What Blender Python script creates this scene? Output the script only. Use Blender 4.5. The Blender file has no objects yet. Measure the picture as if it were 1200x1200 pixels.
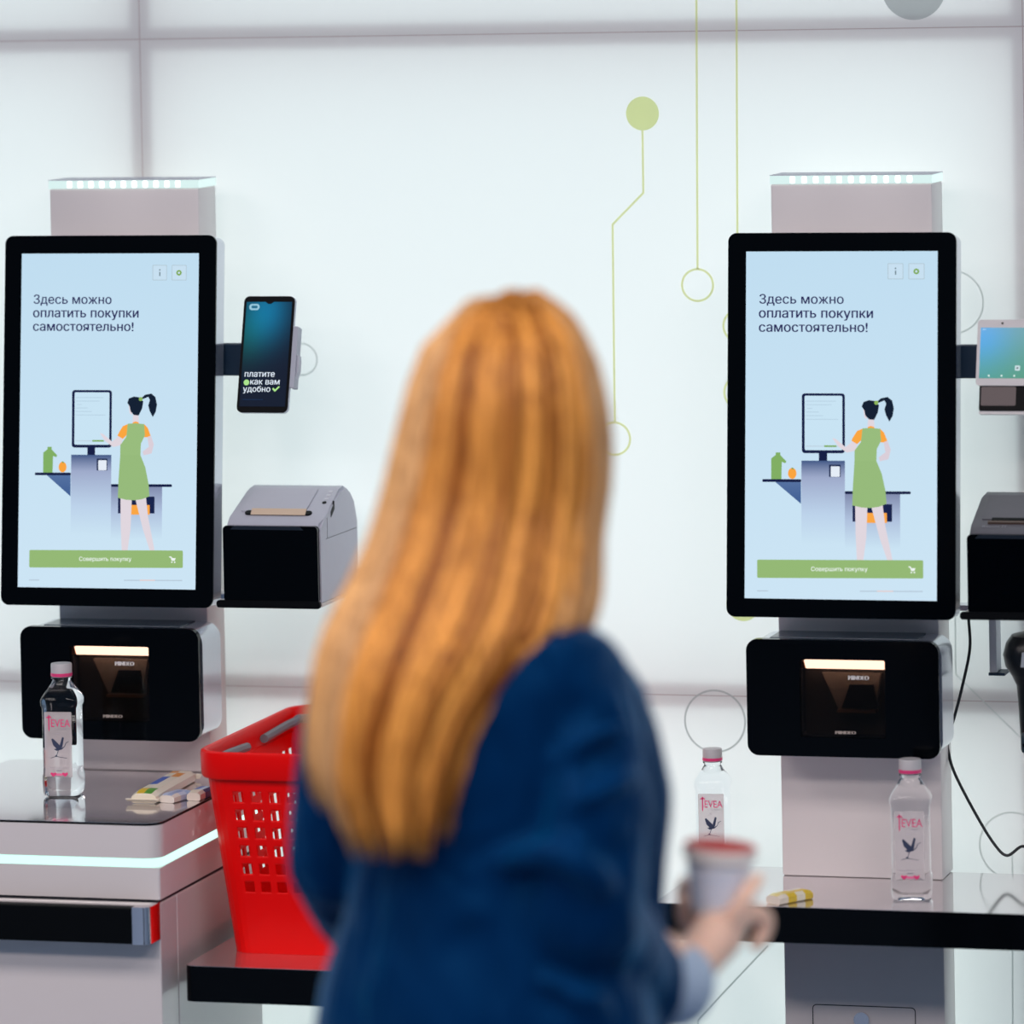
import bpy, bmesh, math, random
from mathutils import Vector, Matrix
random.seed(7)
sc = bpy.context.scene
col = sc.collection
sc.view_settings.view_transform = 'Standard'
sc.view_settings.look = 'None'
sc.view_settings.gamma = 1.0
sc.view_settings.use_curve_mapping = False
sc.view_settings.exposure = 0.0

# ---------------------------------------------------------------- camera
CAM = Vector((2.539, -7.0412, 1.9611))
YAW, PIT, ROL = .2713, .0385, -.0193
FPX, PYX = 6094.09, 171.89
fw = Vector((-math.sin(YAW)*math.cos(PIT), math.cos(YAW)*math.cos(PIT), -math.sin(PIT)))
r0 = Vector((math.cos(YAW), math.sin(YAW), 0)); u0 = r0.cross(fw)
rr = r0*math.cos(ROL) + u0*math.sin(ROL)
uu = u0*math.cos(ROL) - r0*math.sin(ROL)
cam_d = bpy.data.cameras.new('camera'); cam = bpy.data.objects.new('camera', cam_d); col.objects.link(cam)
cam.matrix_world = Matrix(((rr.x, uu.x, -fw.x, CAM.x), (rr.y, uu.y, -fw.y, CAM.y), (rr.z, uu.z, -fw.z, CAM.z), (0, 0, 0, 1)))
cam_d.sensor_fit = 'HORIZONTAL'; cam_d.sensor_width = 36.0
cam_d.lens = FPX/1200*36
cam_d.shift_y = -(600 - PYX)/1200
cam_d.clip_start = .05; cam_d.clip_end = 60
cam_d.dof.use_dof = True
cam_d.dof.focus_distance = 7.27
cam_d.dof.aperture_fstop = cam_d.lens/1000/.078
sc.camera = cam


def at(x, y, Y=None, Z=None, D=None):
    d = rr*((x-600)/FPX) - uu*((y-PYX)/FPX) + fw
    if Y is not None: t = (Y-CAM.y)/d.y
    elif Z is not None: t = (Z-CAM.z)/d.z
    else: t = D
    return CAM + d*t


# ---------------------------------------------------------------- world and room lamps
w = bpy.data.worlds.new('world'); sc.world = w; w.use_nodes = True
w.node_tree.nodes['Background'].inputs[0].default_value = (.42, .66, 1.0, 1)
w.node_tree.nodes['Background'].inputs[1].default_value = .20


def area(name, loc, size, power, color, aim=(0, 0, -1)):
    L = bpy.data.lights.new(name, 'AREA'); L.shape = 'RECTANGLE'; L.size, L.size_y = size; L.energy = power; L.color = color
    o = bpy.data.objects.new(name, L); col.objects.link(o); o.location = loc
    o.rotation_euler = Vector(aim).to_track_quat('-Z', 'Y').to_euler()
    return o


WARM = (1.0, .90, .87)
for lx in (-1.6, .7, 3.0):
    area('ceiling_lamp', (lx, -2.9, 3.3), (1.6, .9), 38, WARM)
    area('ceiling_lamp', (lx, -4.8, 3.3), (1.6, .9), 61, WARM)

# ---------------------------------------------------------------- materials
def s2l(c):
    return tuple(((v/255)/12.92 if v/255 <= .04045 else ((v/255+.055)/1.055)**2.4) for v in c)


MATS = {}
def mat(name, rgb, rough=.5, metal=0., spec=.5, coat=0., noise=0., nscale=40., bump=0., trans=0., ior=1.45, emit=None, estr=1., alpha=1.):
    if name in MATS: return MATS[name]
    m = bpy.data.materials.new(name); m.use_nodes = True
    nt = m.node_tree; b = nt.nodes['Principled BSDF']
    c = s2l(rgb)
    b.inputs['Base Color'].default_value = (*c, 1)
    b.inputs['Roughness'].default_value = rough
    b.inputs['Metallic'].default_value = metal
    b.inputs['Specular IOR Level'].default_value = spec
    b.inputs['Coat Weight'].default_value = coat
    b.inputs['Coat Roughness'].default_value = .06
    b.inputs['Transmission Weight'].default_value = trans
    b.inputs['IOR'].default_value = ior
    b.inputs['Alpha'].default_value = alpha
    if emit is not None:
        b.inputs['Emission Color'].default_value = (*s2l(emit), 1); b.inputs['Emission Strength'].default_value = estr
    if noise > 0 or bump > 0:
        tc = nt.nodes.new('ShaderNodeTexCoord'); n = nt.nodes.new('ShaderNodeTexNoise')
        n.inputs['Scale'].default_value = nscale; n.inputs['Detail'].default_value = 4
        nt.links.new(tc.outputs['Object'], n.inputs['Vector'])
        if noise > 0:
            mx = nt.nodes.new('ShaderNodeMix'); mx.data_type = 'RGBA'
            mx.inputs[6].default_value = (*[v*(1-noise) for v in c], 1); mx.inputs[7].default_value = (*[min(1, v*(1+noise)) for v in c], 1)
            nt.links.new(n.outputs['Fac'], mx.inputs[0]); nt.links.new(mx.outputs[2], b.inputs['Base Color'])
        if bump > 0:
            bp = nt.nodes.new('ShaderNodeBump'); bp.inputs['Strength'].default_value = bump; bp.inputs['Distance'].default_value = .01
            nt.links.new(n.outputs['Fac'], bp.inputs['Height']); nt.links.new(bp.outputs[0], b.inputs['Normal'])
    MATS[name] = m
    return m


def emis(name, rgb, strength):
    return mat(name, (20, 20, 20), .4, emit=rgb, estr=strength)


def vcol_mat(name, emission=0., rough=.4, diffuse=True, spec=.3):
    m = bpy.data.materials.new(name); m.use_nodes = True
    nt = m.node_tree; b = nt.nodes['Principled BSDF']
    a = nt.nodes.new('ShaderNodeVertexColor'); a.layer_name = 'Col'
    b.inputs['Roughness'].default_value = rough; b.inputs['Specular IOR Level'].default_value = spec
    if diffuse: nt.links.new(a.outputs[0], b.inputs['Base Color'])
    else: b.inputs['Base Color'].default_value = (.004, .004, .005, 1)
    if emission:
        nt.links.new(a.outputs[0], b.inputs['Emission Color']); b.inputs['Emission Strength'].default_value = emission
    return m


def sheet_mat(name, rgb, tr):
    m = bpy.data.materials.new(name); m.use_nodes = True
    nt = m.node_tree; nt.nodes.remove(nt.nodes['Principled BSDF'])
    d = nt.nodes.new('ShaderNodeBsdfDiffuse'); t = nt.nodes.new('ShaderNodeBsdfTranslucent'); mx = nt.nodes.new('ShaderNodeMixShader')
    d.inputs[0].default_value = (*rgb, 1); t.inputs[0].default_value = (*rgb, 1); mx.inputs[0].default_value = tr
    nt.links.new(d.outputs[0], mx.inputs[1]); nt.links.new(t.outputs[0], mx.inputs[2])
    nt.links.new(mx.outputs[0], nt.nodes['Material Output'].inputs[0])
    return m


PAINT = mat('light_grey_paint', (222, 214, 213), .3, spec=.4, noise=.015, nscale=6)
PAINTG = mat('gloss_white_paint', (222, 214, 213), .3, coat=.6, noise=.015, nscale=6)
PAINTS = mat('silver_polished', (205, 208, 218), .13, metal=.85, noise=.01)
BLACK = mat('black_glass', (2, 4, 7), .12, spec=.14)
BLACKM = mat('black_matte', (4, 6, 9), .45, spec=.12, noise=.1)
NAVY = mat('dark_blue_plastic', (16, 44, 68), .45)
CHROME = mat('chrome', (225, 222, 225), .12, metal=1.)
GREY = mat('grey_plastic', (186, 186, 198), .45, noise=.03, nscale=60)
GREYD = mat('dark_grey_plastic', (98, 97, 104), .45, noise=.05, nscale=60)
SEAM = mat('seam_dark', (40, 42, 50), .6)
PLATE = mat('dark_steel', (228, 224, 226), .09, metal=.9, noise=.06, nscale=300)
LEDW = emis('led_white', (255, 255, 255), 2.2)
LEDT = emis('led_teal', (222, 247, 245), .95)
LEDS = emis('led_strip_teal', (200, 255, 240), 1.35)

# ---------------------------------------------------------------- mesh helpers
class MB:
    def __init__(s): s.bm = bmesh.new(); s.cl = s.bm.loops.layers.float_color.new('Col')
    def face(s, pts, c=None):
        vs = [s.bm.verts.new(p) for p in pts]
        try: f = s.bm.faces.new(vs)
        except ValueError: return None
        if c: s.paint([f], c)
        return f
    def paint(s, fs, c):
        for f in fs:
            for l in f.loops: l[s.cl] = (*c, 1)
    def box(s, a, b, bev=0., seg=2, c=None):
        (x0, y0, z0), (x1, y1, z1) = a, b
        vs = [s.bm.verts.new(p) for p in ((x0,y0,z0),(x1,y0,z0),(x1,y1,z0),(x0,y1,z0),(x0,y0,z1),(x1,y0,z1),(x1,y1,z1),(x0,y1,z1))]
        fs = [s.bm.faces.new([vs[i] for i in q]) for q in ((3,2,1,0),(4,5,6,7),(0,1,5,4),(1,2,6,5),(2,3,7,6),(3,0,4,7))]
        if bev:
            es = list({e for f in fs for e in f.edges})
            r = bmesh.ops.bevel(s.bm, geom=es, offset=bev, segments=seg, profile=.5, affect='EDGES')
        if c: s.paint([f for f in s.bm.faces if f.is_valid and all(l[s.cl][3] == 0 for l in f.loops)], c)
        return s
    def prism(s, poly, fn0, fn1):
        # closed prism between two mapped copies of a polygon
        a = [s.bm.verts.new(fn0(p)) for p in poly]; b = [s.bm.verts.new(fn1(p)) for p in poly]
        s.bm.faces.new(a); s.bm.faces.new(list(reversed(b)))
        n = len(poly)
        for i in range(n):
            s.bm.faces.new((a[(i+1) % n], a[i], b[i], b[(i+1) % n]))
        return s
    def holed(s, outer, holes, fn0, fn1):
        for fn in (fn0, fn1):
            es = []
            for lp in [outer]+holes:
                vs = [s.bm.verts.new(fn(p)) for p in lp]
                es += [s.bm.edges.new((vs[i], vs[(i+1) % len(vs)])) for i in range(len(vs))]
            bmesh.ops.triangle_fill(s.bm, edges=es, use_beauty=True)
        for lp in [outer]+holes:
            n = len(lp)
            for i in range(n):
                s.face((fn0(lp[i]), fn0(lp[(i+1) % n]), fn1(lp[(i+1) % n]), fn1(lp[i])))
        return s
    def rings(s, rs, cap=True, cols=None, closed=True):
        V = [[s.bm.verts.new(p) for p in ring] for ring in rs]
        for i in range(len(V)-1):
            n = len(V[i])
            for j in range(n if closed else n-1):
                f = s.bm.faces.new((V[i][j], V[i][(j+1) % n], V[i+1][(j+1) % n], V[i+1][j]))
                if cols: s.paint([f], cols[i])
        if cap:
            f = s.bm.faces.new(list(reversed(V[0]))); g = s.bm.faces.new(V[-1])
            if cols: s.paint([f], cols[0]); s.paint([g], cols[-1])
        return s
    def tube(s, path, rad, n=8, cap=True, c=None, flat=1.):
        P = [Vector(p) for p in path]
        R = rad if isinstance(rad, (list, tuple)) else [rad]*len(P)
        rs = []; up = None
        for i, p in enumerate(P):
            t = (P[min(i+1, len(P)-1)]-P[max(i-1, 0)])
            t = t.normalized() if t.length > 1e-9 else Vector((0, 0, 1))
            if up is None: up = t.orthogonal().normalized()
            up = (up - t*up.dot(t)).normalized(); sd = t.cross(up)
            rs.append([p + (up*math.cos(a)+sd*math.sin(a)*flat)*R[i] for a in [2*math.pi*k/n for k in range(n)]])
        s.rings(rs, cap, [c]*(len(rs)) if c else None)
        return s
    def ball(s, c, r, n=12, c2=None):
        c = Vector(c); rx, ry, rz = (r, r, r) if not isinstance(r, (tuple, list)) else r
        rs = []
        for i in range(1, n):
            th = math.pi*i/n
            rs.append([c+Vector((rx*math.sin(th)*math.cos(a), ry*math.sin(th)*math.sin(a), -rz*math.cos(th))) for a in [2*math.pi*k/(2*n) for k in range(2*n)]])
        s.rings(rs)
        return s
    def build(s, name, m, parent=None, org=(0, 0, 0), smooth=False, auto=True):
        bmesh.ops.remove_doubles(s.bm, verts=s.bm.verts, dist=1e-6)
        bmesh.ops.recalc_face_normals(s.bm, faces=s.bm.faces)
        me = bpy.data.meshes.new(name); s.bm.to_mesh(me); s.bm.free()
        me.transform(Matrix.Translation(-Vector(org)))
        if m: me.materials.append(m)
        if smooth:
            for p in me.polygons: p.use_smooth = True
            if auto:
                try: me.set_sharp_from_angle(angle=math.radians(38))
                except Exception: pass
        o = bpy.data.objects.new(name, me); col.objects.link(o)
        if parent: o.parent = parent
        else: o.location = org
        return o


def rrect(x0, z0, x1, z1, r, n=6):
    out = []
    for cx, cz, a0 in ((x1-r, z0+r, -90), (x1-r, z1-r, 0), (x0+r, z1-r, 90), (x0+r, z0+r, 180)):
        for k in range(n+1):
            a = math.radians(a0+90*k/n); out.append((cx+r*math.cos(a), cz+r*math.sin(a)))
    return out


def circ(cx, cz, r, n=28, rz=None):
    rz = r if rz is None else rz
    return [(cx+r*math.cos(2*math.pi*k/n), cz+rz*math.sin(2*math.pi*k/n)) for k in range(n)]


PRINT = vcol_mat('print_vcol', 0, .5)


class Frame:
    def __init__(s, o, X=(1, 0, 0), Z=(0, 0, 1), N=(0, -1, 0)): s.o, s.X, s.Z, s.N = Vector(o), Vector(X).normalized(), Vector(Z).normalized(), Vector(N).normalized()
    def f(s, d): return lambda p: s.o + s.X*p[0] + s.Z*p[1] + s.N*d


def empty(name, loc, rz=0):
    o = bpy.data.objects.new(name, None); col.objects.link(o); o.location = loc; o.rotation_euler = (0, 0, rz); o.empty_display_size = .05
    return o


def tag(o, label=None, cat=None, group=None, kind=None):
    if label: o['label'] = label
    if cat: o['category'] = cat
    if group: o['group'] = group
    if kind: o['kind'] = kind
    return o


def raw_text(body):
    cu = bpy.data.curves.new('t', 'FONT'); cu.body = body; cu.size = 1; cu.resolution_u = 3
    o = bpy.data.objects.new('t', cu); col.objects.link(o)
    dg = bpy.context.evaluated_depsgraph_get(); dg.update()
    me = bpy.data.meshes.new_from_object(o.evaluated_get(dg))
    vs = [(v.co.x, v.co.y) for v in me.vertices]; fs = [tuple(p.vertices) for p in me.polygons]
    bpy.data.objects.remove(o); bpy.data.curves.remove(cu); bpy.data.meshes.remove(me)
    return vs, fs


def quad_set(qs):
    vs, fs = [], []
    for q in qs: fs.append(tuple(range(len(vs), len(vs)+4))); vs += q
    return vs, fs


def rect_q(x0, y0, x1, y1): return [(x0, y0), (x1, y0), (x1, y1), (x0, y1)]


GLYPH = {'н': quad_set([rect_q(.075, 0, .163, .542), rect_q(.421, 0, .509, .542), rect_q(.163, .238, .421, .319)])}
_o = [(.149, .349), (.307, .349)]+[(.307+.198*math.sin(a), .1745+.1745*math.cos(a)) for a in [math.pi*k/10 for k in range(1, 10)]]+[(.307, 0), (.149, 0)]
_i = [(.149, .268), (.306, .268)]+[(.306+.111*math.sin(a), .1745+.0935*math.cos(a)) for a in [math.pi*k/10 for k in range(1, 10)]]+[(.306, .081), (.149, .081)]
GLYPH['ь'] = quad_set([[_i[k], _o[k], _o[k+1], _i[k+1]] for k in range(len(_o)-1)]+[rect_q(.075, 0, .163, .542)])


def text_polys(body, bold=0., spacing=1.):
    vs, fs = [], []
    for k, ch in enumerate(body):
        if ch == ' ': continue
        adv = max(v[0] for v in raw_text(body[:k]+'п')[0])-.508 if k else 0.
        if ch not in GLYPH: GLYPH[ch] = raw_text(ch)
        V, Fc = GLYPH[ch]; n0 = len(vs)
        vs += [(x+adv, y) for x, y in V]; fs += [tuple(n0+i for i in f) for f in Fc]
    x0 = min(v[0] for v in vs); x1 = max(v[0] for v in vs)
    return [((x-x0)/(x1-x0), y/(x1-x0)) for x, y in vs], fs      # width 1, baseline 0


TXT = {}
def put_text(mb, body, x0, z0, width, fn, c, bold=.012, vs=1., spacing=1.):
    if body not in TXT: TXT[body] = text_polys(body, bold, spacing)
    V, Fc = TXT[body]
    for q in ((0,) if not bold else (-.5, 0, .5)):
        sh = q*bold*width*.22
        bv = [mb.bm.verts.new(fn((x0+x*width+sh, z0+y*width*vs))) for x, y in V]
        for f in Fc:
            mb.paint([mb.bm.faces.new([bv[i] for i in f])], c)


# ================================================================ setting
WY = .128
fl = MB().box((-4, -9, -.05), (6, .6, 0)).build('floor', mat('floor_tile', (104, 120, 142), .35, noise=.04, nscale=3))
tag(fl, kind='structure')
BACK = emis('light_box_glow', (236, 254, 253), 1.0)
MATS['light_box_glow'].node_tree.nodes['Principled BSDF'].inputs['Emission Strength'].default_value = 1.64
wall = MB().box((-2.9, WY+.10, 0), (4.5, WY+.14, 3.0)).build('wall_back', BACK); tag(wall, kind='structure')
SHEET = sheet_mat('diffuser_sheet', (.90, .90, .90), .43)
MULL = mat('mullion_pale', (212, 200, 200), .5, noise=.02)
vx = [-2.62, -1.318, -.016, 1.286, 2.588, 3.89]; hz = [0.01, .890, 1.836, 2.78]
for i in range(5):
    for j in range(3):
        g = .0007
        q = MB(); q.face([(vx[i]+g, WY, hz[j]+g), (vx[i+1]-g, WY, hz[j]+g), (vx[i+1]-g, WY, hz[j+1]-g), (vx[i]+g, WY, hz[j+1]-g)]); q.build('panel', SHEET, wall)
for x in vx: MB().box((x-.0185, WY+.0085, 0), (x+.0185, WY+.0985, 2.8)).build('mullion', MULL, wall)
for z in hz: MB().box((vx[0], WY+.0086, z-.0195), (vx[-1], WY+.0985, z+.0195)).build('mullion', MULL, wall)
YG = sheet_mat('decal_yellow_green', (.90, .93, .55), .5)
YGD = sheet_mat('decal_pale_olive', (.86, .92, .50), .5)
GR = sheet_mat('decal_grey', (.62, .65, .65), .5)
GRL = sheet_mat('decal_light_grey', (.80, .83, .82), .5)
wf = Frame((0, WY-.0006, 0))
def ring(px, py, rpx, m, wpx=2.6):
    c = at(px, py, Y=WY); R = rpx/828.; wd = wpx/828.
    q = MB(); q.rings([[wf.f(0)(p) for p in circ(c.x, c.z, k, 48)] for k in (R, R-wd)], cap=False); q.build('wall_ring', m, wall)
def dot(px, py, rpx, m):
    c = at(px, py, Y=WY)
    q = MB(); q.face([wf.f(0)(p) for p in circ(c.x, c.z, rpx/828., 48)]); q.build('wall_dot', m, wall)
def line(pts, m, wpx=2.6):
    P = [Vector((at(x, y, Y=WY).x, at(x, y, Y=WY).z)) for x, y in pts]; hw = wpx/828./2
    L, Rr = [], []
    for i, p in enumerate(P):
        d0 = (P[i]-P[i-1]).normalized() if i else (P[1]-P[0]).normalized()
        d1 = (P[i+1]-P[i]).normalized() if i < len(P)-1 else d0
        n0 = Vector((-d0.y, d0.x)); n1 = Vector((-d1.y, d1.x)); n = (n0+n1).normalized(); k = hw/max(.3, n.dot(n0))
        L.append(tuple(p+n*k)); Rr.append(tuple(p-n*k))
    mb = MB()
    for i in range(len(P)-1): mb.face([wf.f(0)(p) for p in (L[i], L[i+1], Rr[i+1], Rr[i])])
    mb.build('wall_line', m, wall)
dot(753, 133, 20, YGD); line([(753, 153), (754, 226), (718, 263), (720.5, 494)], YG); ring(720, 514, 20.5, YG)
line([(816, -40), (817.5, 315)], YG); ring(817.5, 334, 20, YG); line([(863, -40), (864.5, 360)], YG)
ring(866, 382, 20, YG); ring(867, 460, 20, YG); dot(871, 708, 20, YGD)
ring(354, 421, 20, GRL, 2.2); ring(1116, 354, 37.5, GRL, 2.2); ring(838, 845, 37.5, GR, 2.2); ring(1187, 991, 40, GRL, 2.2)
dot(1070.7, -15, 38, GR)
line([(900, 1108), (818, 1195), (818, 1300)], GR, 2); line([(1186.5, 1000), (1187, 1300)], GRL, 2)
line([(1119, 640), (1120, 790), (1200, 868), (1260, 928)], GRL, 2)

# ================================================================ kiosks
SW, SH, LEAN = .2681, .4766, .0989
def zb(zx, zy):
    px, py = 840+zx/4, 430+zy/4
    v = (py-295)/407.; xl = 874.25-2*v; u = (px-xl)/224.75
    yt = 295.25-1.25*u; yb = 700.75+2.5*u; v = (py-yt)/(yb-yt)
    return (u*SW-SW/2, (1-v)*SH)


SCR = vcol_mat('screen_glow', 1.0, .12, False, .12)
def screen_art(fr, parent, org):
    cur = {}; k = [0]
    def layer(name): cur['n'] = name; cur['m'] = MB()
    def done(): cur['m'].build(cur['n'], SCR, parent, org)
    layer('heading')
    BG0, BG1 = s2l((192, 221, 240)), s2l((204, 228, 244))
    def shape(pts, c, raw=False):
        k[0] += 1
        q = pts if raw else [zb(*p) for p in pts]
        f = cur['m'].face([fr.f(.0006+k[0]*.00004)(p) for p in q])
        if isinstance(c[0], (tuple, list)):
            for l, cc in zip(f.loops, c): l[cur['m'].cl] = (*s2l(cc), 1)
        elif f: cur['m'].paint([f], s2l(c))
    def rect(x0, y0, x1, y1, c, c2=None):
        shape([(x0, y0), (x1, y0), (x1, y1), (x0, y1)], c if c2 is None else [c, c, c2, c2])
    def rr_(x0, y0, x1, y1, r, c): shape(rrect(x0, y0, x1, y1, r, 4), c)
    def txt(body, x, base, w_, c, bold=.012, vs=1.):
        k[0] += 1
        put_text(cur['m'], body, 0, 0, 1, lambda p: fr.f(.0006+k[0]*.00004)(zb(x+p[0]*w_, base-p[1]*w_*vs)), s2l(c), bold)
    NV = (16, 26, 66)
    # header
    txt('Здесь можно', 200, -295, 396, (44, 46, 92), .02)
    txt('оплатить покупки', 198, -229, 535, (44, 46, 92), .02)
    txt('самостоятельно!', 198, -163, 510, (44, 46, 92), .02)
    done()
    for x0, x1 in ((803, 876), (900, 975)):
        layer('info_button' if x0 < 850 else 'settings_button')
        rr_(x0, -486, x1, -411, 4, (176, 196, 206)); rr_(x0+3, -483, x1-3, -414, 3, (199, 223, 240))
        if x0 < 850:
            rect(837, -452, 843, -432, (110, 130, 140)); shape(circ(840, -462, 4, 10), (110, 130, 140))
        else:
            shape(circ(937, -448, 14, 8), (120, 165, 60)); shape(circ(937, -448, 6, 12), (200, 222, 236))
        done()
    layer('illustration')
    # illustration
    rr_(400, 125, 602, 405, 14, NV); rr_(413, 136, 590, 391, 6, (200, 227, 243))
    for i, (a, b) in enumerate(((420, 560), (420, 540), (425, 450), (420, 480), (420, 500), (420, 570))): rect(a, 160+i*17, b, 163+i*17, (180, 205, 222))
    rect(420, 370, 580, 374, (190, 208, 222)); rect(505, 368, 563, 376, (128, 172, 96))
    rect(480, 404, 519, 442, NV)
    rect(398, 440, 602, 520, (62, 86, 132), (158, 170, 202)); rect(398, 520, 602, 690, (158, 170, 202), (188, 210, 234)); rect(398, 690, 602, 830, (188, 210, 234), (202, 227, 243))
    rect(528, 458, 582, 516, (30, 44, 82)); rr_(536, 466, 578, 515, 4, (228, 236, 246))
    rr_(214, 527, 397, 540, 4, NV); shape([(275, 540), (396, 540), (396, 642)], [(84, 112, 160), (84, 112, 160), (60, 92, 146)])
    shape([(256, 527), (256, 430), (277, 414), (277, 402), (299, 402), (299, 414), (312, 428), (328, 444), (322, 452), (306, 446), (304, 527)], (128, 174, 98))
    shape(circ(355, 500, 20, 20, 26), (250, 164, 60)); shape([(350, 474), (357, 472), (364, 480), (356, 481)], (120, 160, 80))
    rect(602, 594, 860, 720, (128, 138, 172), (176, 194, 222)); rect(602, 720, 860, 850, (176, 194, 222), (202, 227, 243))
    rr_(602, 582, 909, 595, 4, NV)
    rect(638, 642, 822, 724, (20, 32, 74)); rect(703, 683, 798, 730, (250, 166, 66))
    PK, PK2 = (224, 214, 222), (218, 206, 216)
    shape([(650, 640), (708, 640), (702, 800), (688, 904), (658, 904), (652, 780)], PK)
    shape([(722, 640), (778, 640), (790, 740), (824, 902), (800, 904), (764, 800)], PK)
    shape([(638, 345), (662, 355), (652, 392), (612, 402), (572, 374), (543, 334), (560, 338), (606, 376), (628, 358)], PK)
    shape([(783, 350), (803, 348), (817, 388), (806, 432), (766, 442), (760, 424), (792, 400)], PK2)
    shape([(712, 240), (738, 240), (742, 285), (708, 285)], PK); shape([(688, 195), (704, 195), (706, 246), (694, 238)], PK)
    shape([(685, 290), (660, 300), (642, 328), (633, 346), (660, 362), (684, 340)], (250, 166, 62))
    shape([(766, 288), (786, 308), (801, 346), (780, 354), (762, 352)], (250, 166, 62))
    shape([(708, 288), (712, 281), (725, 277), (738, 281), (744, 290)], (250, 166, 62))
    G = (150, 186, 122)
    shape([(685, 288), (725, 286), (768, 290), (772, 345), (752, 385), (750, 440), (648, 440), (648, 392), (678, 352)], (152, 188, 124))
    shape([(750, 440), (775, 500), (792, 580), (797, 640), (760, 655), (720, 660), (680, 658), (637, 648), (640, 560), (648, 440)], G)
    HR = (14, 28, 48)
    shape([(682, 186), (690, 165), (715, 156), (745, 160), (763, 180), (757, 215), (740, 248), (716, 246), (699, 228), (694, 204)], HR)
    shape([(752, 164), (772, 147), (803, 141), (824, 158), (832, 195), (826, 230), (811, 256), (796, 228), (788, 200), (796, 172), (788, 157), (762, 168)], HR)
    shape(circ(750, 168, 10, 14), (140, 180, 90))
    done(); layer('purchase_button')
    rr_(190, 903, 967, 988, 6, (148, 184, 116)); txt('Совершить покупку', 444, 955, 264, (244, 250, 248), .006)
    WH = (240, 246, 244)
    shape([(898, 932), (908, 932), (914, 940), (931, 940), (926, 953), (911, 953), (906, 938), (898, 936)], WH)
    shape(circ(912, 960, 4, 10), WH); shape(circ(926, 960, 4, 10), WH)
    done(); layer('footer_text')
    rect(190, 1046, 242, 1051, (182, 200, 216))
    done(); layer('footer_text')
    rect(672, 1046, 752, 1051, (182, 200, 216)); rect(752, 1045, 828, 1051, (226, 206, 206)); rect(828, 1046, 965, 1051, (182, 200, 216))
    done()
    s = MB(); f = s.face([fr.f(.0004)(p) for p in ((-SW/2, 0), (SW/2, 0), (SW/2, SH), (-SW/2, SH))])
    for l, c in zip(f.loops, (BG1, BG1, BG0, BG0)): l[s.cl] = (*c, 1)
    s.build('screen', SCR, parent, org)


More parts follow.
